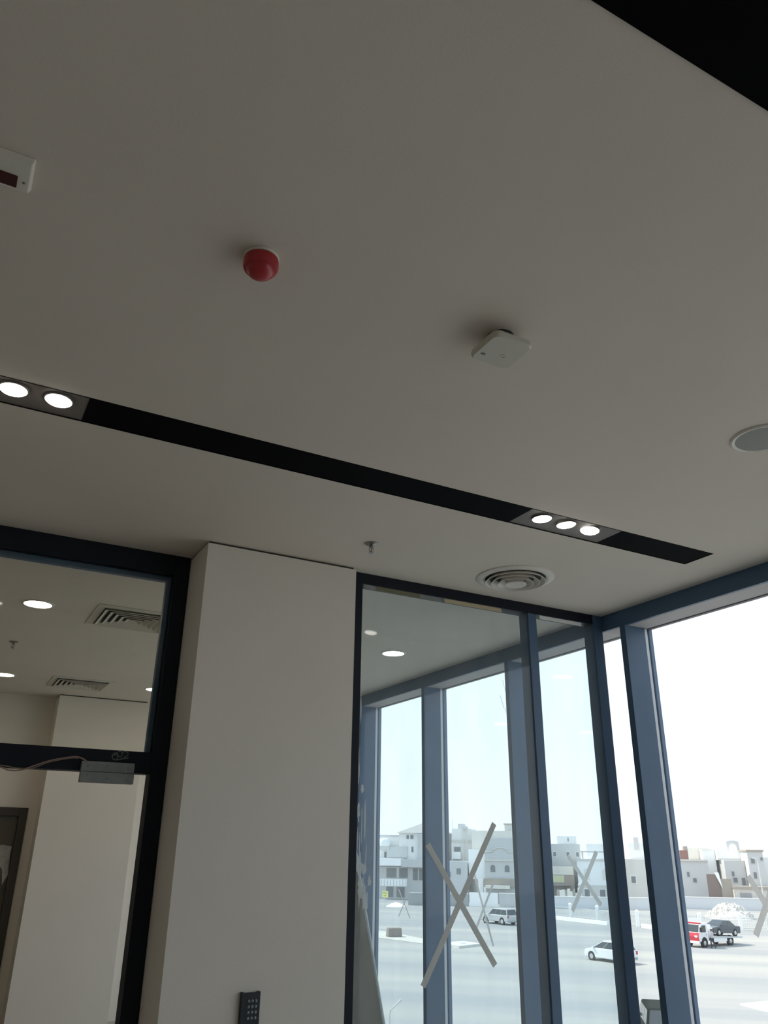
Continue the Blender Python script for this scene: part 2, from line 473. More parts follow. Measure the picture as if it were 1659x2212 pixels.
# ---- wireless access point
s = thing('access_point', 'square rounded white wireless access point hanging just below the ceiling', 'router', (1.350, 1.722, CEIL))
def rrect(hx, hy, r, n=6):
    pts = []
    for cx, cy, a0 in ((hx - r, hy - r, 0), (-hx + r, hy - r, 90), (-hx + r, -hy + r, 180), (hx - r, -hy + r, 270)):
        for k in range(n + 1):
            a = math.radians(a0 + 90 * k / n)
            pts.append((cx + r * math.cos(a), cy + r * math.sin(a)))
    return pts
rs = []
for hs, z in ((0.066, -0.034), (0.0745, -0.039), (0.0765, -0.048), (0.0755, -0.056), (0.071, -0.061)):
    rs.append([(x, y, z) for x, y in rrect(hs, hs, 0.022)])
MB().rings(rs).build('shell', 'ap_plastic', s, True)
MB().lathe([(0.045, 0), (0.045, -0.036)], n=28).build('mount', 'vent_dark', s, True)
B('status_light', 'grey_mark', (-0.056, -0.042, 0.028, 0.036, -0.0625, -0.0605), s)
lg = MB()
lg.torus_profile([(0.008, -0.0612), (0.0095, -0.0612), (0.0095, -0.0622), (0.008, -0.0622)], (0.016, 0.012, 0), 20)
lg.build('emblem', 'vent_white', s, True)
# ---- ceiling speaker
s = thing('ceiling_speaker', 'round ceiling speaker with grey grille and white rim near the right edge', 'speaker', (2.675, 1.757, CEIL))
MB().torus_profile([(0.101, 0), (0.118, 0), (0.118, -0.004), (0.112, -0.009), (0.101, -0.006)], (0, 0, 0), 48).build('rim', 'white_plastic', s, True)
MB().lathe([(0.1015, -0.001), (0.1015, -0.005), (0.07, -0.0065), (0.002, -0.007)], n=48).build('grille', 'grille_grey', s, True)
# ---- round air diffuser
s = thing('round_diffuser', 'round white air diffuser with concentric rings above the glass screen', 'air vent', (2.915, 3.702, CEIL))
MB().torus_profile([(0.186, 0), (0.238, 0), (0.238, -0.005), (0.222, -0.012), (0.196, -0.014), (0.186, -0.008)], (0, 0, 0), 56).build('outer_ring', 'vent_white', s, True)
MB().lathe([(0.187, -0.001), (0.002, -0.0012)], n=48).build('dark_throat', 'vent_dark', s)
for r0, r1, z0, z1 in ((0.158, 0.182, -0.004, -0.030), (0.118, 0.146, -0.004, -0.037), (0.078, 0.106, -0.004, -0.043)):
    MB().torus_profile([(r0, z0), (r1, z1), (r1 + 0.003, z1), (r1 + 0.002, z1 + 0.004), (r0 + 0.004, z0)], (0, 0, 0), 48).build('cone_ring', 'vent_white', s, True)
MB().lathe([(0.045, -0.004), (0.066, -0.044), (0.064, -0.048), (0.03, -0.047), (0.002, -0.046)], n=40).build('centre_disc', 'vent_white', s, True)
# ---- sprinklers
def sprinkler(name, label, x, y):
    s = thing(name, label, 'sprinkler', (x, y, CEIL), group='ceiling sprinklers')
    MB().lathe([(0.037, 0), (0.037, -0.003), (0.026, -0.010), (0.014, -0.012)], n=28).build('escutcheon', 'chrome', s, True)
    MB().lathe([(0.009, -0.010), (0.011, -0.016), (0.011, -0.024), (0.007, -0.026)], n=14).build('body', 'chrome', s, True)
    for sg in (-1, 1):
        MB().tube([(0.008 * sg, 0, -0.024), (0.014 * sg, 0, -0.034), (0.010 * sg, 0, -0.048), (0.001 * sg, 0, -0.053)], 0.0022, 6).build('frame_arm', 'chrome', s, True)
    MB().lathe([(0.0022, -0.026), (0.0022, -0.050)], n=8).build('bulb', 'dark_red', s, True)
    MB().lathe([(0.014, -0.0545), (0.0145, -0.0565), (0.003, -0.0570)], n=18).build('deflector', 'chrome', s, True)
sprinkler('fire_sprinkler', 'chrome fire sprinkler on the ceiling left of the round diffuser', 1.868, 3.622)
sprinkler('fire_sprinkler', 'small dark sprinkler on the next room ceiling seen through the transom', 0.362, 7.17)
# ---- white box with dark red window at the left edge
s = thing('indicator_box', 'white rectangular ceiling box with a dark red window at the left edge', 'alarm', (-0.142, 1.740, CEIL))
MB().frustum((-0.060, 0.064, -0.054, 0.060), (-0.054, 0.058, -0.048, 0.054), 0, -0.020).build('case', 'white_plastic', s, bevel=0.003)
B('red_window', 'dark_red', (-0.050, 0.030, 0.003, 0.044, -0.0225, -0.019), s)
MB().lathe([(0.0035, -0.019), (0.0035, -0.0215), (0.001, -0.022)], (0.045, 0.020, 0), 10).build('screw', 'grey_mark', s)
# ---- downlights of the next room
def downlight(label, x, y):
    s = thing('downlight', label, 'downlight', (x, y, CEIL), group='round downlights of the next room')
    MB().torus_profile([(0.092, 0), (0.112, 0), (0.112, -0.003), (0.104, -0.007), (0.092, -0.006)], (0, 0, 0), 40).build('trim_ring', 'white_plastic', s, True)
    MB().lathe([(0.0925, -0.001), (0.0925, -0.004), (0.05, -0.0055), (0.002, -0.006)], n=36).build('lens', 'downlight_glow', s, True)
downlight('lit round downlight nearest the top of the door transom', 0.401, 5.86)
downlight('lit round downlight seen through the left part of the glass screen', 3.266, 5.88)
downlight('lit far downlight at the left edge of the door transom', 0.412, 8.72)
downlight('lit far downlight against the right jamb of the door transom', 1.906, 8.72)
# ---- square four-way diffusers of the next room
def square_vent(label, x, y):
    s = thing('square_diffuser', label, 'air vent', (x, y, CEIL), group='square diffusers of the next room')
    H = 0.300
    fr = MB()
    for k in range(4):
        a = Matrix.Rotation(k * math.pi / 2, 4, 'Z')
        q = MB().add([(-H, -H, 0), (H, -H, 0), (H - 0.05, -H + 0.05, 0), (-H + 0.05, -H + 0.05, 0), (-H, -H, -0.006), (H, -H, -0.006), (H - 0.05, -H + 0.05, -0.012), (-H + 0.05, -H + 0.05, -0.012)],
                     [(0, 1, 2, 3), (4, 7, 6, 5), (0, 4, 5, 1), (3, 2, 6, 7), (1, 5, 6, 2), (0, 3, 7, 4)])
        fr.add([tuple(a @ Vector(p)) for p in q.v], q.f)
    fr.build('frame', 'vent_beige', s)
    B('dark_throat', 'vent_dark', (-0.25, 0.25, -0.25, 0.25, -0.003, -0.001), s)
    for k in range(4):
        a = Matrix.Rotation(k * math.pi / 2, 4, 'Z')
        for i in range(5):
            o = 0.245 - i * 0.046; w = 0.030
            q = MB().add([(-o + .004, -o, -0.024), (o - .004, -o, -0.024), (o - w - .004, -o + w, -0.004), (-o + w + .004, -o + w, -0.004), (-o + .004, -o + .004, -0.026), (o - .004, -o + .004, -0.026), (o - w - .004, -o + w + .004, -0.006), (-o + w + .004, -o + w + .004, -0.006)],
                         [(0, 1, 2, 3), (7, 6, 5, 4), (0, 4, 5, 1), (3, 2, 6, 7), (1, 5, 6, 2), (0, 3, 7, 4)])
            q.v = [tuple(a @ Vector(p)) for p in q.v]
            q.build('louvre', 'vent_beige', s)
square_vent('square louvred ceiling diffuser near the transom jamb, larger of the two', 1.075, 5.92)
square_vent('far square louvred ceiling diffuser beside the far wall, smaller of the two', 1.150, 8.80)

# ================================================================== THINGS ON THE BACK WALL
# ---- keypad
k = thing('keypad', 'black access keypad with silver keys on the white pier', 'keypad', (1.488, 4.030, 0.945))
pts = [(-0.047, 0), (0.047, 0), (0.047, 0.137), (0.036, 0.137), (0.030, 0.1335), (-0.030, 0.1335), (-0.036, 0.137), (-0.047, 0.137)]
MB().prism(pts, 'y', 0, -0.022).build('case', 'keypad_body', k, bevel=0.003)
for r in range(4):
    for q in range(3):
        MB().lathe([(0.0066, -0.020), (0.0066, -0.0245), (0.0045, -0.0258), (0.001, -0.026)], (-0.014 + q * 0.0175 + 0.004, 0, 0.033 + r * 0.0225), 14, axis='y').build('key', 'key_silver', k, True)
# ---- lock bracket on the transom bar
k = thing('magnetic_lock', 'grey metal door lock bracket fixed on the black transom bar', 'door lock', (0.765, 4.368, 1.985))
B('upper_plate', 'zinc', (-0.130, 0.130, -0.030, 0, 0.052, 0.102), k, bevel=0.002)
B('lower_plate', 'zinc', (-0.131, 0.131, -0.042, -0.004, 0.0, 0.050), k, bevel=0.002)
for x, z, r in ((-0.10, 0.078, 0.006), (-0.005, 0.083, 0.0035), (0.098, 0.075, 0.004), (-0.098, 0.035, 0.003), (0.0, 0.022, 0.003), (0.10, 0.02, 0.003)):
    MB().lathe([(r, -0.029 if z > 0.05 else -0.041), (r, -0.0315 if z > 0.05 else -0.0435)], (x, 0, z), 10, axis='y').build('screw', 'grey_mark', k)
# ---- loose cable
def smooth_path(p, n=6):
    p = [Vector(q) for q in p]; out = []
    for i in range(len(p) - 1):
        a, b, c2, d = p[max(i - 1, 0)], p[i], p[i + 1], p[min(i + 2, len(p) - 1)]
        for t in range(n):
            u = t / n
            out.append(0.5 * ((2 * b) + (c2 - a) * u + (2 * a - 5 * b + 4 * c2 - d) * u * u + (3 * b - a - 3 * c2 + d) * u ** 3))
    out.append(p[-1]); return [tuple(q) for q in out]
k = thing('lock_cable', 'thin pink and tan cable running from the lock bracket along the bar', 'cable', (0.45, 4.36, 2.05))
MB().tube(smooth_path([(0.215, -0.018, 0.020), (0.200, -0.024, 0.038), (0.165, -0.02, 0.052), (0.125, -0.016, 0.050), (0.04, -0.012, 0.030), (-0.03, -0.010, 0.002), (-0.09, -0.012, -0.022), (-0.14, -0.012, -0.025), (-0.19, -0.012, -0.012), (-0.30, -0.012, -0.006)]), 0.0035, 8).build('pink_wire', 'pink_wire', k, True)
MB().tube(smooth_path([(0.165, -0.026, 0.046), (0.125, -0.023, 0.044), (0.03, -0.019, 0.020), (-0.04, -0.018, -0.012), (-0.10, -0.016, -0.016), (-0.17, -0.018, -0.006), (-0.30, -0.020, 0.0)]), 0.0022, 8).build('tan_wire', 'tan_wire', k, True)
# ---- chalk scribble on the bar
k = thing('chalk_mark', 'rubbed white chalk scribble on the black transom bar above the bracket', 'marking', (0.82, 4.3685, 2.110))
def stroke(pts2, r, parent, m, plane='xz', name='stroke'):
    MB().tube(smooth_path([(a, 0, b) if plane == 'xz' else (0, a, b) for a, b in pts2], 4), r, 5).build(name, m, parent, True)
stroke([(-0.020, 0.030), (-0.036, 0.018), (-0.038, 0.004), (-0.028, -0.008), (-0.014, -0.004), (-0.012, 0.010), (-0.022, 0.020), (-0.032, 0.012)], 0.0033, k, 'chalk')
stroke([(-0.020, 0.030), (-0.002, 0.006), (0.010, 0.022), (0.004, 0.034), (-0.012, 0.034)], 0.0033, k, 'chalk')
stroke([(0.010, 0.030), (0.024, 0.036), (0.038, 0.030), (0.036, 0.016), (0.022, 0.008), (0.040, 0.002), (0.040, 0.010)], 0.0033, k, 'chalk')
stroke([(-0.026, -0.008), (-0.004, -0.006), (0.020, 0.000), (0.040, 0.004)], 0.0033, k, 'chalk')

# ---- tape crosses
def tape_cross(label, loc, arms, width, along, thick=0.0006):
    """arms: two strips as ((a0,z0),(a1,z1)) in the plane; along = 'x' or 'y'"""
    k = thing('tape_cross', label, 'tape', loc, group='tape crosses on the glass')
    def quad(pl):
        MB().prism(pl, 'y' if along == 'x' else 'x', 0, -thick).build('tape_strip', 'tape_beige', k)
    def edges(arm):
        (a0, z0), (a1, z1) = arm
        p, q = Vector((a0, z0)), Vector((a1, z1)); d = (q - p).normalized(); n2 = Vector((-d.y, d.x)) * width / 2
        return p, q, d, n2
    p, q, d, n2 = edges(arms[0])
    quad([tuple(p + n2), tuple(q + n2), tuple(q - n2), tuple(p - n2)])
    P2, Q2, D2v, N2 = edges(arms[1])
    def meet(a, side):            # second strip is butted against the first one's edge
        b0 = p + n2 * side
        den = D2v.x * d.y - D2v.y * d.x
        t = ((b0 - a).x * d.y - (b0 - a).y * d.x) / den
        return a + D2v * t
    s1 = 1.03 if (P2 - p).dot(n2) > 0 else -1.03
    quad([tuple(P2 + N2), tuple(meet(P2 + N2, s1)), tuple(meet(P2 - N2, s1)), tuple(P2 - N2)])
    quad([tuple(Q2 + N2), tuple(meet(Q2 + N2, -s1)), tuple(meet(Q2 - N2, -s1)), tuple(Q2 - N2)])
tape_cross('large beige tape cross on the big pane of the glass screen', (2.711, YP + 0.0075, 1.412), [((-0.203, 0.313), (0.229, -0.301)), ((0.261, 0.433), (-0.239, -0.376))], 0.034, 'x')
tape_cross('beige tape cross seen through the narrow pane beside the corner post', (XG - 0.0045, 4.733, 1.50), [((0.161, 0.17), (-0.144, -0.138)), ((-0.144, 0.198), (0.156, -0.194))], 0.034, 'y')
tape_cross('thin tape cross in front of the white gate, beside the silver vehicle', (XG - 0.0045, 5.969, 1.293), [((0.141, 0.229), (-0.10, -0.30)), ((-0.141, 0.168), (0.132, -0.19))], 0.024, 'y')
tape_cross('tape cross cut off by the right edge of the photo', (XG - 0.0045, 3.262, 1.44), [((0.10, 0.14), (-0.12, -0.20)), ((-0.12, 0.20), (0.108, -0.16))], 0.036, 'y')
tape_cross('faint tape cross on the farthest pane above the brown block', (XG - 0.0045, 7.30, 1.22), [((0.11, 0.12), (-0.11, -0.12)), ((-0.11, 0.12), (0.11, -0.12))], 0.014, 'y')
# ---- masking tape and a drawn reflection under the head of the screen
k = thing('masking_tape', 'beige masking tape strip and pale reflection along the top of the glass screen', 'tape', (2.6, YP + 0.0075, 3.155))
for x0, x1, m in ((2.07, 2.15, 'zinc'), (2.15, 2.47, 'tape_olive'), (2.47, 2.63, 'zinc'), (2.65, 3.10, 'tape_strip'), (3.42, 3.79, 'pale_edge')):  # last pale piece draws the reflection in the narrow pane
    B('tape_strip', m, (x0 - 2.6, x1 - 2.6, -0.001, 0, 0.0, 0.026), k)
# ---- torn film on the glass edge
k = thing('torn_film', 'torn white protective film clinging to the left edge of the glass screen', 'film', (2.06, YP + 0.0070, 1.2))
random.seed(3)
for (a, z, w, hh, n) in ((0.004, 0.92, 0.012, 0.20, 9), (0.008, 0.68, 0.020, 0.10, 8), (0.006, 0.55, 0.012, 0.12, 8), (0.022, 0.42, 0.035, 0.16, 9), (0.034, 0.31, 0.050, 0.12, 9), (0.050, 0.40, 0.030, 0.08, 8), (0.058, 0.25, 0.045, 0.13, 9), (0.082, 0.34, 0.025, 0.06, 8), (0.008, 1.25, 0.010, 0.22, 8), (0.012, 1.52, 0.010, 0.25, 8), (0.028, 0.80, 0.020, 0.05, 7)) + tuple((random.uniform(0.004, 0.070), random.uniform(0.26, 0.70), random.uniform(0.004, 0.009), random.uniform(0.10, 0.24), 8) for _ in range(9)):
    pl = []
    for j in range(n * 2):
        t = 2 * math.pi * j / (n * 2)
        rr = random.uniform(0.45, 1.0)
        pl.append((max(-0.003, a + math.cos(t) * w * 0.6 * rr), z + math.sin(t) * hh * 0.55 * rr))
    MB().prism(pl, 'y', 0, -0.0006).build('film_shred', 'film_white', k)
# ---- marker writing on the glass
k = thing('marker_writing', 'two short lines of faint dark handwriting near the top of the glass', 'writing', (3.09, YP + 0.0070, 2.6))
def scribble(a0, z0, a1, z1, n, amp, seed):
    random.seed(seed); p = []
    d = Vector((a1 - a0, z1 - z0)); nn = Vector((-d.y, d.x)).normalized()
    for j in range(n):
        q = Vector((a0, z0)) + d * (j / (n - 1)) + nn * amp * random.uniform(-1, 1)
        p.append((q.x, q.y))
    stroke(p, 0.0009, k, 'marker_ink')
scribble(-0.010, 0.105, 0.002, 0.06, 8, 0.006, 1); scribble(0.003, 0.055, 0.016, 0.03, 5, 0.004, 2); scribble(0.018, 0.02, 0.026, -0.01, 6, 0.004, 5)
scribble(-0.034, 0.005, -0.012, -0.05, 10, 0.006, 3); scribble(-0.010, -0.052, 0.006, -0.10, 12, 0.007, 4)
# ---- board leaning behind the glass
k = thing('leaning_board', 'brownish plaster board leaning behind the lower left edge of the glass screen', 'board', (2.1, 4.58, 0.0))
MB().prism([(-0.40, 0.0), (0.585, 0.0), (0.215, 1.58), (0.190, 1.70), (-0.40, 1.70)], 'y', 0, 0.018).build('sheet', 'plaster_board', k)
MB().tube([(0.590, 0.006, 0.005), (0.400, 0.006, 0.80), (0.218, 0.006, 1.59), (0.192, 0.006, 1.71)], 0.011, 10).build('paper_edge', 'pale_edge', k, True)
# ---- torn sheet on the far door
k = thing('torn_sheet', 'torn pale plastic sheet on the far dark door', 'sheet', (0.80, 9.909, 1.2))
MB().prism([(-0.30, 0.50), (-0.12, 0.49), (0.0, 0.485), (0.075, 0.475), (0.07, 0.40), (0.085, 0.20), (0.045, 0.10), (0.02, 0.25), (-0.03, 0.30), (-0.08, 0.10), (-0.16, 0.05), (-0.30, 0.0)], 'y', 0, -0.002).build('sheet', 'torn_film', k)

# ================================================================== OUTSIDE
AZ = math.radians(41.307)
WV = Vector((math.sin(AZ), math.cos(AZ), 0)); LV = Vector((math.cos(AZ), -math.sin(AZ), 0))
ORZ = -AZ                                      # local x runs along the street front, local y away
def O(L, Dd, z=0.0):
    p = LV * L + WV * Dd
    return (p.x, p.y, GROUND + z)
g = MB().box(-60, 60, -30, 600, -0.5, 0).build('ground', 'asphalt', loc=O(0, 0))
g.rotation_euler = (0, 0, ORZ)
g.scale = (6, 1, 1)
struct(g)

class Place:
    """a thing outside, built in street coordinates (L along the front, D away, z above ground)"""
    def __init__(s, name, label, cat, L, Dd, group=None):
        s.L, s.D = L, Dd
        s.e = thing(name, label, cat, O(L, Dd), ORZ, group)
    def box(s, name, m, L0, L1, D0, D1, z0, z1, parent=None, bevel=0.0):
        return MB().box(L0 - s.L, L1 - s.L, D0 - s.D, D1 - s.D, z0, z1).build(name, m, parent or s.e, bevel=bevel)
    def window(s, L0, L1, z0, z1, Df, wall='house_white', pane='win_dark'):
        w = s.box('window', wall, L0 - 0.10, L1 + 0.10, Df - 0.07, Df - 0.005, z0 - 0.10, z1 + 0.12)
        s.box('pane', pane, L0, L1, Df - 0.10, Df - 0.075, z0, z1, w)
        return w
    def arch_window(s, L0, L1, z0, z1, Df, wall, pane='win_dark'):
        def shape(a, b, c0, c1):
            r = (b - a) / 2; pts = [(a, c0), (b, c0)]
            for j in range(9):
                t = math.pi * j / 8
                pts.append(((a + b) / 2 + r * math.cos(t), c1 - r + r * math.sin(t)))
            return [(x - s.L, z) for x, z in pts]
        w = MB().prism(shape(L0 - 0.12, L1 + 0.12, z0 - 0.1, z1 + 0.12), 'y', Df - s.D - 0.07, Df - s.D - 0.005).build('window', wall, s.e)
        MB().prism(shape(L0, L1, z0, z1), 'y', Df - s.D - 0.10, Df - s.D - 0.075).build('pane', pane, w)
    def mesh(s, mb, name, m, parent=None, smooth=False):
        mb.v = [(x - s.L, y - s.D, z) for x, y, z in mb.v]
        return mb.build(name, m, parent or s.e, smooth)

# ---- A: villa with hipped roof
h = Place('villa', 'pale villa with hipped grey roof tower and white balcony slab', 'house', -32, 165)
h.box('tower', 'house_white', -34.4, -25.2, 165, 174, 5.6, 11.7)
h.mesh(MB().add([(-34.9, 164.5, 11.7), (-24.7, 164.5, 11.7), (-24.7, 174.5, 11.7), (-34.9, 174.5, 11.7), (-30.2, 169, 13.7), (-28.6, 169, 13.7)], [(3, 2, 1, 0), (0, 1, 5, 4), (1, 2, 5), (2, 3, 4, 5), (3, 0, 4)]), 'roof', 'roof_tile_grey')
h.box('side_wing', 'house_white', -40.5, -34.4, 165.6, 174, 0, 11.0)
h.box('wing_parapet', 'house_grey', -40.6, -34.3, 165.5, 174, 11.0, 11.3)
h.box('recess_shade_grey', 'house_grey', -36.8, -32.7, 164.6, 165, 7.2, 9.2)  # shade of the recess put in as a grey block
h.box('lower_floor', 'house_grey', -40.5, -25.2, 163.8, 174, 0, 5.6)
h.box('tower_shade_grey', 'house_grey', -30.5, -25.2, 164.2, 165, 5.6, 11.6)  # shaded side of the tower, drawn as a grey slab
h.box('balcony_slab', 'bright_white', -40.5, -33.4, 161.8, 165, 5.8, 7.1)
h.box('balcony_slab', 'house_grey', -33.4, -25.4, 162.4, 165, 5.6, 7.0)  # shaded stretch of the slab, shade put into the grey
h.box('railing_wall', 'bright_white', -37.4, -32.2, 161.8, 162.0, 2.3, 3.5)
for j in range(9):
    h.box('railing_post', 'house_grey', -37.2 + j * 0.6, -37.1 + j * 0.6, 161.70, 161.79, 2.4, 3.4)
for a, b, z0, z1 in ((-32.9, -32.4, 10.6, 11.3), (-32.1, -31.5, 10.6, 11.3), (-31.9, -31.5, 8.2, 9.2)):
    h.window(a, b, z0, z1, 165)
h.window(-37.5, -37.0, 7.2, 8.2, 165.6)
h.window(-36.6, -34.6, 3.7, 5.4, 163.8, 'house_sand'); h.window(-34.1, -32.4, 3.7, 5.4, 163.8, 'house_sand')
h.window(-31.4, -30.4, 3.3, 5.4, 163.8, 'house_sand'); h.window(-30.2, -29.2, 3.3, 5.4, 163.8, 'house_sand')
h.window(-36.6, -35.2, 0.3, 2.1, 163.8, 'house_sand'); h.window(-34.6, -33.0, 0.3, 2.1, 163.8, 'house_sand')
h.mesh(MB().lathe([(1.1, 9.3), (1.2, 9.9), (0.9, 10.5), (0.3, 10.7)], (-37.3, 164.8, 0), 16), 'water_tank', 'bright_white', smooth=True)
h.box('tank_stand', 'house_grey', -38.4, -36.2, 164.2, 165.5, 8.6, 9.3)
# ---- B: tall white house
h = Place('tall_house', 'tall white house with twin roof posts beside the grey lower block', 'house', -24, 170)
h.box('upper_body', 'house_white', -24.6, -20.6, 170, 178, 6.7, 12.7)
h.box('ledge', 'house_sand', -24.6, -20.5, 169.7, 170, 10.2, 10.6)
h.box('lower_block', 'house_grey', -24.6, -20.5, 160, 178, 0, 6.8)
h.box('roof_room', 'house_grey', -23.5, -22.3, 171, 174, 12.7, 13.6)
h.box('post_cap', 'house_grey', -22.5, -21.3, 169.2, 170, 12.6, 13.1)
for a in (-22.4, -21.65):
    h.box('pipe', 'house_sand', a, a + 0.18, 169.3, 169.5, 6.9, 12.7)
h.window(-24.2, -22.9, 8.3, 9.3, 170); h.box('balcony', 'bright_white', -24.4, -22.8, 169.0, 169.9, 7.1, 8.4)
h.window(-22.4, -21.6, 4.6, 5.6, 160, 'house_grey'); h.window(-24.2, -23.5, 4.0, 5.0, 160, 'house_grey')
h.mesh(MB().tube([(-24.6, 171, 12.7), (-24.6, 171, 14.3)], 0.05, 6), 'antenna', 'house_grey')
# ---- C: house with arched parapet
h = Place('arched_house', 'grey house with an arched parapet band and two arched windows', 'house', -14, 160)
h.box('body', 'house_grey', -17.1, -7.5, 160, 170, 0, 10.8)
h.box('upper_storey', 'house_sand', -20.4, -7.5, 168, 176, 6.8, 12.3)
h.box('lit_side_white', 'bright_white', -20.3, -17.1, 161.5, 170, 3.8, 8.9)  # sunlit side, its brightness put into the white
h.box('side_pillar', 'bright_white', -18.2, -17.6, 160.6, 161.4, 1.0, 3.8)
h.box('ledge', 'house_sand', -17.2, -7.5, 159.7, 160, 6.95, 7.25)
h.box('brown_band', 'house_brown', -17.4, -7.5, 159.6, 160, 2.6, 4.0)
h.box('awning', 'house_cream', -17.0, -12.6, 158.2, 159.6, 2.4, 2.9)
pts = [(-17.1, 8.45), (-15.8, 8.45)]
ar = MB(); pth = [(-17.1, 159.9, 8.5), (-15.7, 159.9, 8.5)]
for j in range(9):
    t = math.pi * (1 - j / 8); pth.append((-14.2 + 1.5 * math.cos(t), 159.9, 8.5 + 0.75 * math.sin(t)))
pth += [(-12.6, 159.9, 8.5), (-7.5, 159.9, 8.5)]
h.mesh(MB().tube(pth, 0.12, 6), 'arch_moulding', 'house_sand')
h.box('roof_room', 'house_sand', -13.9, -9.5, 168.5, 174, 12.3, 13.5)
h.box('roof_slab', 'house_brown', -14.1, -9.3, 168.3, 174.2, 13.5, 13.65)
h.arch_window(-16.1, -15.2, 5.1, 6.3, 160, 'house_sand'); h.arch_window(-13.5, -12.6, 5.1, 6.3, 160, 'house_sand')
h.arch_window(-10.6, -9.7, 5.1, 6.3, 160, 'house_sand')
# ---- E: grey house with yellow window
h = Place('shop_house', 'grey house with small square windows and a yellow shop window', 'house', -3, 172)
h.box('body', 'house_grey', -7.4, 0.3, 175, 184, 0, 10.1)
h.box('roof_room', 'house_white', -4.1, -0.3, 177, 183, 10.1, 11.6)
h.box('brown_front', 'house_brown', -7.4, -1.2, 170, 175, 0, 5.9)
h.box('cream_panel', 'house_cream', -7.4, -1.3, 169.9, 170, 4.6, 6.1)
h.box('ledge', 'house_brown', -5.8, -2.0, 168.6, 170, 2.75, 3.1)
for a in (-5.0, -2.4, -0.55):
    h.window(a, a + 0.6, 7.8, 8.6, 175)
h.window(-5.3, -3.2, 3.3, 4.4, 169.9, 'house_sand', 'win_yellow')
h.window(-2.0, -1.8, 10.6, 11.3, 177)
# ---- W: white house with roof pergola
h = Place('pergola_house', 'bright white house with a pergola of posts on its flat roof', 'house', 3.5, 166)
h.box('body', 'bright_white', -0.5, 7.2, 165, 175, 3.1, 7.4)
h.box('ground_floor', 'house_sand', -0.6, 7.3, 164.6, 175, 0, 3.1)
h.box('cornice', 'house_sand', -0.6, 7.3, 164.8, 165, 7.2, 7.5)
for a in (0.5, 2.6, 4.8, 6.8):
    h.box('pergola_post', 'house_sand', a, a + 0.3, 165.2, 165.5, 7.4, 8.6)
h.box('pergola_beam', 'house_sand', 0.3, 7.3, 165.1, 165.6, 8.6, 8.85)
h.box('roof_room', 'house_white', 1.5, 5.5, 168, 174, 7.4, 10.1)
h.arch_window(0.7, 1.6, 4.0, 5.8, 165, 'house_white', 'house_cream'); h.arch_window(4.0, 4.9, 4.0, 5.8, 165, 'house_white', 'house_cream')
h.window(0.5, 1.4, 0.9, 2.4, 164.6, 'bright_white'); h.window(3.2, 4.2, 0.9, 2.4, 164.6, 'bright_white')
# ---- F: sand house behind the thick mullion
h = Place('flat_house', 'plain sand-coloured flat-roofed house left of the thick window mullion', 'house', 12.5, 166)
h.box('body', 'house_sand', 8.0, 17.0, 165, 174, 0, 7.6)
h.box('corner_strip', 'house_white', 7.4, 8.0, 165.4, 174, 0, 7.6)
h.box('roof_room', 'house_white', 9.5, 13.5, 172, 178, 7.6, 10.4)
h.box('roof_tank', 'house_grey', 10.5, 11.4, 171.6, 172, 9.2, 11.4)
h.window(9.0, 9.8, 3.6, 4.7, 165); h.window(12.0, 12.8, 3.6, 4.7, 165)
# ---- G: house with cream roof room
h = Place('cream_top_house', 'grey house with cream roof room and a brown roof shed', 'house', 20, 167)
h.box('body', 'house_grey', 17.1, 22.6, 165, 175, 0, 7.6)
h.box('roof_room', 'house_cream', 20.3, 25.0, 174.9, 182, 5.0, 9.7)
h.box('roof_shed', 'gate_red', 18.4, 19.9, 169, 172, 7.6, 9.2)
h.box('shed_tank', 'house_brown', 19.2, 19.9, 169, 171, 9.2, 9.9)
h.box('ledge', 'house_sand', 17.1, 22.7, 164.7, 165, 7.4, 7.7)
h.window(18.8, 19.2, 4.8, 5.6, 165, 'house_grey'); h.window(19.7, 20.3, 3.9, 4.6, 165, 'house_grey')
h.window(17.5, 17.9, 2.4, 3.2, 165, 'house_grey')
# ---- stair tower
h = Place('stair_tower', 'bright white blank tower between two grey houses', 'tower', 24, 172)
h.box('shaft', 'bright_white', 22.7, 24.9, 171, 174.5, 0, 9.2)
h.box('top_rim', 'house_white', 22.6, 25.0, 170.9, 174.6, 9.2, 9.4)
# ---- brown gate with white awning
h = Place('brown_gate', 'dark brown double gate with a slim white awning strip', 'gate', 23.5, 160)
h.box('gate_leaf', 'gate_brown', 21.4, 23.6, 160, 160.2, 0.0, 5.4)
h.box('gate_leaf', 'house_brown', 23.6, 25.4, 160, 160.2, 0.0, 4.7)
h.mesh(MB().prism([(22.7, 5.7), (23.4, 5.7), (23.75, 3.2)], 'y', 159.6, 159.9), 'awning', 'bright_white')
# ---- H: house with roof arch
h = Place('roof_arch_house', 'grey house with white parapet and a small arch on the roof', 'house', 26.5, 167)
h.box('body', 'house_grey', 25.45, 28.9, 165.5, 175, 0, 7.6)
h.box('parapet', 'bright_white', 24.95, 30.2, 169, 175, 7.6, 9.3)
h.box('parapet_base', 'house_sand', 24.95, 30.2, 168.8, 169, 7.6, 7.9)
apts = []
for j in range(11):
    t = math.pi * j / 10; apts.append((28.1 + 0.75 * math.cos(t), 9.5 + 0.95 * math.sin(t)))
outer = [(29.2, 9.3), (29.2, 10.8), (28.4, 11.0), (27.8, 11.0), (27.0, 10.8), (27.0, 9.3)]
h.mesh(MB().prism(outer + [(27.35, 9.3)] + list(reversed(apts)) + [(28.85, 9.3)], 'y', 170, 170.6), 'roof_arch', 'house_grey')
h.window(26.5, 26.9, 5.0, 5.8, 165.5, 'house_grey'); h.window(26.6, 27.3, 4.0, 4.8, 165.5, 'house_grey')
h.window(28.0, 28.6, 3.6, 4.8, 165.5, 'house_grey')
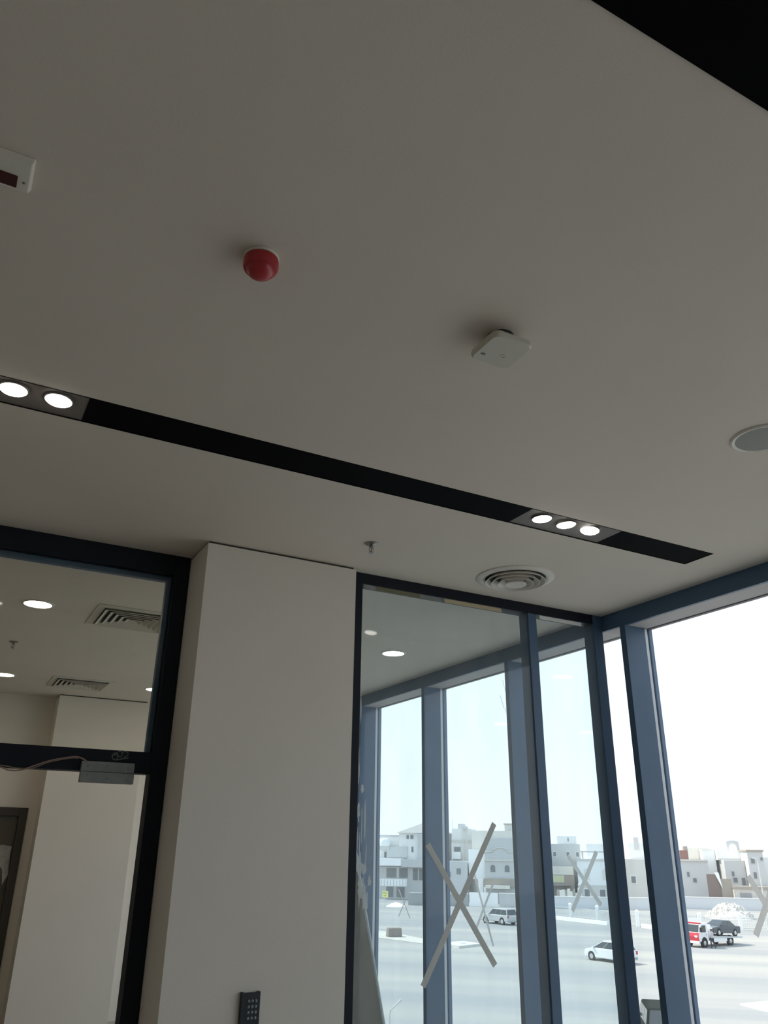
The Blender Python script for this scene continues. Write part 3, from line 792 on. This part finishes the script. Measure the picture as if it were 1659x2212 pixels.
# ---- I: corner tower house
h = Place('tower_house', 'grey house with a taller square tower at the far right', 'house', 30, 163)
h.box('tower', 'house_grey', 28.95, 31.5, 162, 170, 0, 9.1)
h.box('tower_rim', 'house_brown', 28.8, 31.7, 161.8, 170.2, 9.1, 9.4)
h.box('wing', 'house_white', 31.5, 38.0, 165, 174, 0, 8.2)
h.window(29.4, 30.0, 7.2, 8.1, 162, 'house_grey'); h.window(31.0, 31.35, 7.7, 8.2, 162, 'house_grey')
h.window(29.5, 30.0, 4.8, 5.8, 162, 'house_grey'); h.window(33.0, 33.6, 5.0, 5.8, 165, 'house_grey')
# ---- low outbuilding
h = Place('low_outbuilding', 'low sandy outbuilding with dark shutter behind the rubble heap', 'building', 28, 160)
h.box('body', 'house_sand', 25.6, 36, 159.5, 161.3, 0, 3.2)
h.box('flat_roof', 'house_brown', 25.5, 36.2, 159.1, 161.5, 3.2, 3.6)
h.box('shutter', 'wall_dark', 26.4, 28.2, 159.4, 159.5, 0.4, 2.6)
# ---- walls
def walling(name, label, L0, L1, D0, D1, hgt, m, coping='house_white'):
    h = Place(name, label, 'wall', (L0 + L1) / 2, (D0 + D1) / 2)
    t = 0.3
    v = [(L0, D0), (L1, D1), (L1, D1 + t), (L0, D0 + t)]
    mb = MB().rings([[(a, b, 0) for a, b in v], [(a, b, hgt) for a, b in v]]); h.mesh(mb, 'wall_body', m)
    v2 = [(L0 - .05, D0 - .08), (L1 + .05, D1 - .08), (L1 + .05, D1 + t + .08), (L0 - .05, D0 + t + .08)]
    mb = MB().rings([[(a, b, hgt) for a, b in v2], [(a, b, hgt + 0.12) for a, b in v2]]); h.mesh(mb, 'coping', coping)
walling('yard_wall', 'long pale blue-grey wall behind the white fence posts', -9, 15, 148, 152, 1.75, 'wall_bluegrey')
walling('yard_wall', 'pale blue-grey wall behind the rubble heap', 15.2, 29.4, 158, 158, 1.75, 'wall_bluegrey')
walling('street_wall', 'dark grey low wall left of the bright white gate', -29, -18.8, 147, 148, 1.85, 'wall_dark', 'house_grey')
walling('street_wall', 'grey wall stub right of the bright white gate', -13.7, -9.2, 149, 149, 2.0, 'house_grey')
h = Place('white_gate', 'bright white sliding gate glowing in the sun between grey walls', 'gate', -16.2, 148.5)
h.box('gate_leaf', 'bright_white', -18.65, -13.85, 148.0, 148.2, 0.05, 2.15)
for j in range(5):
    h.box('gate_rib', 'bright_white', -18.5 + j * 1.12, -18.4 + j * 1.12, 147.93, 148.0, 0.1, 2.1)
# ---- parked trucks of debris behind the wall
h = Place('tarpaulin_heap', 'heap of sandy tarpaulins and boxes above the blue-grey wall', 'heap', -2, 153.5)
random.seed(11)
for j in range(9):
    a = -4.0 + j * 0.45; w = random.uniform(0.5, 1.0); z = random.uniform(2.2, 3.0)
    h.mesh(MB().frustum((a - w / 2, a + w / 2, 153, 154.2), (a - w / 4, a + w / 3, 153.3, 153.9), 0, z), 'bundle', 'house_brown' if j % 3 == 0 else 'house_cream')
# ---- white fence: posts, rails, bars
h = Place('boundary_fence', 'pale bar fence with thick white posts along the road edge', 'fence', 4, 122)
posts = [(-8.0, 134.5), (-1.8, 129), (1.85, 125), (6.7, 117.8), (9.6, 117.2), (14.1, 116.5), (19.0, 117.5), (24.5, 119)]
for a, b in posts:
    h.box('post', 'bright_white', a - 0.22, a + 0.22, b - 0.22, b + 0.22, 0, 1.8)
    h.mesh(MB().frustum((a - .26, a + .26, b - .26, b + .26), (a - .05, a + .05, b - .05, b + .05), 1.8, 2.0), 'post_cap', 'bright_white')
for (a, b), (a2, b2) in zip(posts[:-1], posts[1:]):
    for z in (0.25, 1.35):
        h.mesh(MB().tube([(a, b, z), (a2, b2, z)], 0.03, 5), 'rail', 'fence_wire')
bars = MB()
for (a, b), (a2, b2) in zip(posts[:-1], posts[1:]):
    n = int(math.hypot(a2 - a, b2 - b) / 0.28)
    for j in range(1, n):
        x, y = a + (a2 - a) * j / n, b + (b2 - b) * j / n
        bars.box(x - .014, x + .014, y - .014, y + .014, 0.1, 1.5)
bo = h.mesh(bars, 'bars', 'fence_wire'); bo['kind'] = 'stuff'
# ---- kerbs
def kerb(label, p0, p1):
    h = Place('kerb', label, 'kerb', p0[0], p0[1], 'white kerbs along the road')
    n = max(2, int(math.hypot(p1[0] - p0[0], p1[1] - p0[1]) / 1.0))
    d = Vector((p1[0] - p0[0], p1[1] - p0[1])); dn = d.normalized(); nn = Vector((-dn.y, dn.x)) * 0.45
    for j in range(n):
        a = Vector(p0) + d * (j / n) + dn * 0.015; b = Vector(p0) + d * ((j + 1) / n) - dn * 0.015
        v = [tuple(a), tuple(b), tuple(b + nn), tuple(a + nn)]
        h.mesh(MB().rings([[(x, y, 0) for x, y in v], [(x, y, 0.42) for x, y in v]]), 'kerb_stone', 'bright_white')
kerb('long white kerb running under the first two fence posts', (-6.5, 128.2), (2.9, 118.8))
kerb('short white kerb left of the thick mullion', (7.0, 117.0), (9.4, 112.6))
# ---- low white gate by the tow truck
h = Place('fence_panel', 'low white wall panel with spikes directly behind the tow truck cab', 'fence', 13, 112)
h.box('panel', 'bright_white', 11.4, 13.8, 112.5, 112.7, 0, 1.55)
for j in range(8):
    h.mesh(MB().frustum((11.5 + j * .29, 11.62 + j * .29, 112.55, 112.65), (11.55 + j * .29, 11.57 + j * .29, 112.59, 112.61), 1.55, 1.9), 'spike', 'house_grey')
# ---- rubble heap
h = Place('rubble_heap', 'heap of pale building rubble in front of the blue-grey wall', 'rubble', 21, 138)
mb = MB(); random.seed(5)
for j in range(420):
    t = random.uniform(0, 2 * math.pi); r = random.random() ** 0.6
    a = 21 + 3.2 * r * math.cos(t); b = 138 + 2.4 * r * math.sin(t)
    z = 1.75 * max(0, 1 - r * r) * random.uniform(0.75, 1.05)
    s0 = random.uniform(0.12, 0.38)
    q = MB().box(-s0, s0, -s0 * 0.8, s0 * 0.8, -s0 * 0.6, s0 * 0.6)
    R = Matrix.Rotation(random.uniform(0, 6), 4, Vector((random.random(), random.random(), random.random() + .1)).normalized())
    mb.add([tuple(R @ Vector(p) + Vector((a, b, z))) for p in q.v], q.f)
ro = h.mesh(mb, 'rubble_pieces', 'rubble'); ro['kind'] = 'stuff'
cone = []
for r, z in ((3.3, 0), (2.4, 0.75), (1.3, 1.4), (0.3, 1.75)):
    cone.append((r, z))
h.mesh(MB().lathe(cone, (21, 138, 0), 20), 'mound', 'rubble')
# ---- sand verge, slabs, block
h = Place('sand_verge', 'pale sandy verge strip crossing the road on the left', 'verge', -20, 95)
h.mesh(MB().rings([[(-32, 106, .0), (-22.0, 99.5, .0), (-12.5, 88.6, .0), (-13.0, 86.8, .0), (-21.3, 92.6, .0), (-33, 98, .0)], [(-32, 106, .06), (-22.0, 99.5, .06), (-12.5, 88.6, .06), (-13.0, 86.8, .06), (-21.3, 92.6, .06), (-33, 98, .06)]]), 'sand', 'sand_pale')
h = Place('concrete_slab', 'flat pale concrete slab lying on the road below the silver vehicle', 'slab', -11.8, 88)
h.mesh(MB().rings([[(-14.0, 88.8, .0), (-12.0, 86.2, .0), (-10.2, 89.2, .0), (-12.2, 91.0, .0)], [(-14.0, 88.8, .22), (-12.0, 86.2, .22), (-10.2, 89.2, .22), (-12.2, 91.0, .22)]]), 'slab', 'concrete_pale')
h.mesh(MB().lathe([(0.35, 0.22), (0.35, 0.26)], (-12.0, 89.0, 0), 14), 'manhole_lid', 'house_grey')
h = Place('brown_block', 'small brown block lying on the sandy verge', 'block', -20.2, 94.4)
h.e.location.z += 0.06
q = MB().frustum((-0.8, 0.8, -0.5, 0.5), (-0.7, 0.75, -0.45, 0.45), 0, 0.85)
R = Matrix.Rotation(0.5, 4, 'Z')
MB().add([tuple(R @ Vector(p)) for p in q.v], q.f).build('block', 'block_brown', h.e, bevel=0.08)
h = Place('sand_patch', 'bright pale sand patch at the lower right edge', 'sand', 11.0, 61.5)
h.mesh(MB().rings([[(9.2, 61.5, 0), (10.4, 59.4, 0), (14, 58, 0), (15, 63, 0), (11.2, 63.2, 0)], [(9.2, 61.5, .08), (10.4, 59.4, .08), (14, 58, .08), (15, 63, .08), (11.2, 63.2, .08)]]), 'sand', 'bright_white')
h = Place('white_sand_heap', 'small bright white sand heap beside the yellow sign', 'sand heap', -30.4, 143.5)
mb = MB().lathe([(2.3, 0.0), (1.7, 0.22), (0.9, 0.55), (0.15, 0.75)], (0, 0, 0), 16)
mb.v = [(x * 0.72 - 30.4, y * 1.1 + 143.5, z * 0.8) for x, y, z in mb.v]
h.mesh(mb, 'heap', 'bright_white', smooth=True)
# ---- yellow sign
h = Place('yellow_sign', 'square yellow notice board on a post with dark lettering', 'sign', -31.4, 140)
h.box('post', 'galvanised', -31.50, -31.42, 140, 140.08, 0, 1.5)
h.box('board', 'sign_yellow', -31.95, -30.97, 139.9, 140.0, 1.45, 2.4)
for pts3 in ([(-31.80, 2.22), (-31.80, 1.98)], [(-31.68, 2.12), (-31.60, 2.2), (-31.52, 2.08), (-31.44, 2.16)], [(-31.38, 2.2), (-31.30, 2.02), (-31.20, 2.05), (-31.14, 2.2)], [(-31.7, 1.78), (-31.5, 1.7), (-31.3, 1.78)]):
    h.mesh(MB().tube([(a, 139.88, z) for a, z in pts3], 0.028, 5), 'letter', 'ink_black')
# ---- street lamps
def street_lamp(label, L, Dd, hgt, r, arm):
    h = Place('street_lamp', label, 'street lamp', L, Dd)
    MB().tube([(0, 0, 0), (0, 0, hgt - abs(arm[1]) - 0.12), (0.02, 0, hgt - abs(arm[1]) - 0.02), (arm[0] * 0.2, 0, hgt - abs(arm[1]) + 0.08)], r, 8).build('pole', 'galvanised', h.e, True)
    MB().tube([(arm[0] * 0.18, 0, hgt - abs(arm[1]) + 0.06), (arm[0], 0, hgt)], [r, r * 1.3], 8).build('arm', 'galvanised', h.e, True)
    MB().lathe([(r * 4, 0), (r * 4, 0.05), (r * 1.5, 0.10)], n=10).build('base_plate', 'galvanised', h.e, True)
street_lamp('thin bent street lamp in front of the sandy ground at lower left', -6.55, 30, 4.18, 0.026, (0.40, 0.36))
street_lamp('tall thin white lamp post before the right-hand houses', 22.6, 120, 8.3, 0.075, (-0.7, 0.2))
street_lamp('short lamp post standing just right of the bright white gate', -9.9, 146, 2.9, 0.10, (0.25, 0.15))

# ---- vehicles
def vehicle(name, label, cat, L, Dd, heading, dims, paint, z=0.0, pitch=0.0):
    """heading: angle of the nose in street coordinates; dims: lower outline and glasshouse"""
    e = thing(name, label, cat, O(L, Dd, z), ORZ + heading)
    e.rotation_euler = (0, pitch, ORZ + heading)
    W = dims['w'] / 2
    MB().prism(dims['low'], 'y', -W, W).build('body', paint, e, bevel=0.07, seg=3)
    gh = dims['glass']; zb, zt = gh['zb'], gh['zt']; xa, xb, xc, xd = gh['x']       # rear base, rear top, front top, front base
    wi = W - 0.06; wt = W - 0.24
    roof = MB().add([(xa, -wi, zb), (xd, -wi, zb), (xd, wi, zb), (xa, wi, zb), (xb, -wt, zt), (xc, -wt, zt), (xc, wt, zt), (xb, wt, zt)],
                    [(3, 2, 1, 0), (4, 5, 6, 7), (0, 1, 5, 4), (1, 2, 6, 5), (2, 3, 7, 6), (3, 0, 4, 7)]).build('cabin', paint, e, bevel=0.06, seg=3)
    def onside(x, t, sg):
        return (x, sg * (wi + (wt - wi) * t + 0.012), zb + (zt - zb) * t)
    def xl(t): return xa + (xb - xa) * t
    def xr(t): return xd + (xc - xd) * t
    n = gh.get('n', 2)
    for sg in (-1, 1):
        for i in range(n):
            c0 = []
            for t, f0, f1 in ((0.08, i / n, (i + 1) / n), (0.86, i / n, (i + 1) / n)):
                l0 = xl(t) + 0.10; l1 = xr(t) - 0.10
                c0.append((l0 + (l1 - l0) * f0 + (0.05 if i else 0), l0 + (l1 - l0) * f1, t))
            a, b = c0
            q = [onside(a[0], a[2], sg), onside(a[1], a[2], sg), onside(b[1], b[2], sg), onside(b[0], b[2], sg)]
            q2 = [(p[0], p[1] - sg * 0.03, p[2]) for p in q]
            MB().rings([q, q2]).build('side_window', 'car_glass', e)
    for nm, x0, x1, ox in (('windscreen', xd, xc, 0.02), ('rear_window', xa, xb, -0.02)):
        q = []
        for t, sg in ((0.1, -1), (0.1, 1), (0.88, 1), (0.88, -1)):
            q.append((x0 + (x1 - x0) * t + ox, sg * ((wi + (wt - wi) * t) - 0.10), zb + (zt - zb) * t))
        q2 = [(p[0] - ox * 2.5, p[1], p[2] - 0.01) for p in q]
        MB().rings([q, q2]).build(nm, 'car_glass', e)
    r = dims['r']
    for x in dims['axles']:
        for sg in (-1, 1):
            wh = MB().lathe([(r * 0.62, sg * (W - 0.20)), (r, sg * (W - 0.19)), (r, sg * (W + 0.005)), (r * 0.66, sg * (W + 0.02))], (x, 0, r), 22, axis='y').build('wheel', 'tyre', e, True)
            MB().lathe([(r * 0.64, sg * (W + 0.012)), (r * 0.60, sg * (W + 0.028)), (r * 0.2, sg * (W + 0.022)), (0.02, sg * (W + 0.03))], (x, 0, r), 16, axis='y').build('hubcap', 'wheel_rim', wh, True)
            MB().lathe([(r * 1.18, sg * (W - 0.12)), (r * 1.18, sg * (W + 0.004))], (x, 0, r * 1.05), 22, axis='y').build('wheel_arch', 'tyre', e)
    x0 = min(p[0] for p in dims['low']); x1 = max(p[0] for p in dims['low'])
    zl = dims['zl']
    for sg in (-1, 1):
        MB().box(x1 - 0.16, x1 + 0.012, sg * (W - 0.42) - 0.20, sg * (W - 0.42) + 0.26, zl, zl + 0.14).build('headlight', 'lamp_clear', e, bevel=0.02)
        MB().box(x0 - 0.012, x0 + 0.10, sg * (W - 0.15) - 0.12, sg * (W - 0.15) + 0.12, zl + 0.05, zl + 0.32).build('tail_light', 'lamp_red', e, bevel=0.02)
        MB().box(xd - 0.35, xd - 0.2, sg * (W + 0.07) - 0.08, sg * (W + 0.07) + 0.08, zb, zb + 0.13).build('mirror', paint, e, bevel=0.02)
    MB().box(x1 - 0.03, x1 + 0.03, -W + 0.12, W - 0.12, 0.30, 0.46).build('bumper', 'wall_dark' if paint == 'paint_navy' else paint, e, bevel=0.02)
    MB().box(x0 - 0.03, x0 + 0.03, -W + 0.12, W - 0.12, 0.34, 0.50).build('bumper', 'wall_dark', e, bevel=0.02)
    return e
mpv = dict(w=1.76, low=[(-2.25, .26), (2.20, .26), (2.27, .5), (2.20, .74), (1.95, .88), (1.35, 1.0), (-2.15, 1.04), (-2.26, .9)], glass=dict(zb=.98, zt=1.62, x=(-2.2, -1.85, .15, 1.40), n=3), r=.33, axles=(1.42, -1.35), zl=.66)
suv = dict(w=2.0, low=[(-2.5, .38), (2.45, .38), (2.55, .65), (2.5, 1.02), (1.2, 1.14), (-2.45, 1.14), (-2.55, 1.0)], glass=dict(zb=1.1, zt=1.86, x=(-2.42, -2.2, .35, 1.15), n=3), r=.40, axles=(1.6, -1.5), zl=.78)
sedan = dict(w=1.80, low=[(-2.35, .26), (2.30, .26), (2.40, .5), (2.32, .74), (1.2, .92), (-1.5, .96), (-2.30, .95), (-2.42, .7)], glass=dict(zb=.92, zt=1.44, x=(-1.75, -1.0, .15, 1.15), n=2), r=.32, axles=(1.42, -1.38), zl=.60)
PI = math.pi
vehicle('white_car', 'white minivan driving left, partly hidden by the corner post', 'car', 2.05, 81.0, PI - math.radians(42), mpv, 'paint_white')
vehicle('silver_suv', 'silver sport utility vehicle seen from behind near the white gate', 'car', -10.7, 115.6, PI - math.radians(42), suv, 'paint_silver')
vehicle('black_suv', 'black vehicle roof at the bottom beside the corner post', 'car', 3.35, 48.6, PI / 2 + 0.05, suv, 'paint_black')

# ---- tow truck
TH = PI + math.radians(48)
TL, TD = 12.75, 97.9
e = thing('tow_truck', 'red-fronted white tow truck with a flat loading bed', 'truck', O(TL, TD), ORZ + TH)
MB().prism([(1.75, 0.55), (3.35, 0.55), (3.42, 1.0), (3.30, 1.35), (2.95, 2.12), (2.75, 2.22), (1.75, 2.22)], 'y', -0.95, 0.95).build('cab', 'paint_white', e, bevel=0.06, seg=3)
fp = MB()
for a, b in (((3.425, 0.62), (3.37, 1.32)),):
    fp.rings([[(3.40, -0.93, 0.60), (3.40, 0.93, 0.60), (3.44, 0.93, 1.0), (3.33, 0.93, 1.34), (3.33, -0.93, 1.34), (3.44, -0.93, 1.0)], [(3.30, -0.93, 0.60), (3.30, 0.93, 0.60), (3.34, 0.93, 1.0), (3.22, 0.93, 1.34), (3.22, -0.93, 1.34), (3.34, -0.93, 1.0)]])
fp.build('front_panel', 'paint_red', e)
MB().rings([[(3.29, -0.86, 1.40), (3.29, 0.86, 1.40), (2.99, 0.80, 2.05), (2.99, -0.80, 2.05)], [(3.24, -0.86, 1.38), (3.24, 0.86, 1.38), (2.94, 0.80, 2.03), (2.94, -0.80, 2.03)]]).build('windscreen', 'car_glass', e)
MB().box(2.70, 2.99, -0.93, 0.93, 2.12, 2.26).build('roof_visor', 'paint_red', e, bevel=0.04)
for sg in (-1, 1):
    MB().rings([[(2.15, sg * 0.965, 1.38), (3.05, sg * 0.965, 1.38), (2.78, sg * 0.965, 2.0), (2.15, sg * 0.965, 2.0)], [(2.15, sg * 0.94, 1.38), (3.05, sg * 0.94, 1.38), (2.78, sg * 0.94, 2.0), (2.15, sg * 0.94, 2.0)]]).build('side_window', 'car_glass', e)
    MB().box(2.12, 2.20, sg * 0.95 - 0.01, sg * 0.95 + 0.01, 1.1, 1.2).build('door_handle', 'tyre', e)
    MB().box(3.38, 3.455, sg * 0.62 - 0.16, sg * 0.62 + 0.16, 0.92, 1.10).build('headlight', 'lamp_clear', e, bevel=0.02)
    MB().box(3.10, 3.22, sg * 1.08 - 0.10, sg * 1.08 + 0.10, 1.45, 1.85).build('mirror', 'tyre', e, bevel=0.02)
MB().box(3.28, 3.50, -0.95, 0.95, 0.38, 0.60).build('bumper', 'paint_white', e, bevel=0.03)
MB().box(-3.2, 1.75, -0.40, 0.40, 0.50, 0.72).build('chassis', 'wall_dark', e)
MB().rings([[(1.45, -1.1, 0.86), (1.45, 1.1, 0.86), (1.45, 1.1, 1.0), (1.45, -1.1, 1.0)], [(-3.9, -1.1, 0.62), (-3.9, 1.1, 0.62), (-3.9, 1.1, 0.74), (-3.9, -1.1, 0.74)]]).build('loading_bed', 'deck_grey', e)
MB().box(1.40, 1.52, -1.05, 1.05, 1.0, 2.05).build('headboard', 'paint_white', e, bevel=0.02)
for sg in (-1, 1):
    MB().box(-1.2, 1.2, sg * 0.98 - 0.06, sg * 0.98 + 0.06, 0.42, 0.84).build('side_skirt', 'paint_white', e, bevel=0.02)
for x in (2.55, -1.9):
    for sg in (-1, 1):
        wh = MB().lathe([(0.22, sg * 0.68), (0.40, sg * 0.70), (0.40, sg * 0.95), (0.25, sg * 0.97)], (x, 0, 0.40), 22, axis='y').build('wheel', 'tyre', e, True)
        MB().lathe([(0.24, sg * 0.955), (0.20, sg * 0.98), (0.03, sg * 0.985)], (x, 0, 0.40), 16, axis='y').build('hubcap', 'wheel_rim', wh, True)
        MB().lathe([(0.50, sg * 0.80), (0.50, sg * 0.962)], (x, 0, 0.45), 20, axis='y').build('wheel_arch', 'tyre', e)
# sedan carried on the bed
cs, sn = math.cos(TH), math.sin(TH)
vehicle('dark_sedan', 'dark navy sedan carried on the bed of the tow truck', 'car', TL + cs * (-1.6), TD + sn * (-1.6), TH, sedan, 'paint_navy', z=0.862, pitch=math.radians(-2.78))

# ---- person beside the truck
def person(label, L, Dd, rz):
    e = thing('person', label, 'person', O(L, Dd), rz)
    V = [(0, 0, .95), (0, 0, 1.15), (.02, 0, 1.35), (.03, 0, 1.46), (.05, 0, 1.54), (.06, 0, 1.64), (.05, 0, 1.72),
         (.02, .19, 1.40), (-.03, .26, 1.15), (.12, .25, .95), (.17, .24, .87),
         (.02, -.19, 1.40), (.10, -.25, 1.16), (.26, -.22, 1.05), (.34, -.20, 1.03),
         (0, .10, .90), (.12, .11, .52), (.05, .11, .10), (.20, .12, .04),
         (0, -.10, .90), (-.05, -.11, .50), (-.22, -.11, .14), (-.10, -.12, .04)]
    Ed = [(0, 1), (1, 2), (2, 3), (3, 4), (4, 5), (5, 6), (2, 7), (7, 8), (8, 9), (9, 10), (2, 11), (11, 12), (12, 13), (13, 14), (0, 15), (15, 16), (16, 17), (17, 18), (0, 19), (19, 20), (20, 21), (21, 22)]
    Rd = [.15, .14, .15, .07, .065, .10, .085, .065, .05, .04, .045, .065, .05, .04, .045, .10, .07, .05, .045, .10, .07, .05, .045]
    me = bpy.data.meshes.new('body'); me.from_pydata(V, Ed, [])
    o = bpy.data.objects.new('body', me); COL.objects.link(o)
    sk = o.modifiers.new('skin', 'SKIN'); ss = o.modifiers.new('sub', 'SUBSURF'); ss.levels = 2; ss.render_levels = 2
    for i, r in enumerate(Rd):
        me.skin_vertices[0].data[i].radius = (r, r)
        me.skin_vertices[0].data[i].use_root = (i == 0)
    dg = bpy.context.evaluated_depsgraph_get()
    me2 = bpy.data.meshes.new_from_object(o.evaluated_get(dg))
    bpy.data.objects.remove(o)
    for m in ('skin', 'shirt', 'trousers', 'hair'): me2.materials.append(MATS[m])
    for p in me2.polygons:
        z = p.center.z; p.use_smooth = True
        hand = abs(p.center.y) > 0.18 and p.center.x > 0.14
        p.material_index = 3 if (z > 1.66 or (z > 1.56 and p.center.x < 0.02)) else 0 if z > 1.47 else 0 if hand and z > 0.8 else 1 if z > 0.93 else 2
    b = bpy.data.objects.new('body', me2); COL.objects.link(b); b.parent = e
    return e
person('person in pale shirt and dark trousers walking beside the tow truck cab', 12.45, 95.0, ORZ + PI * 0.75)
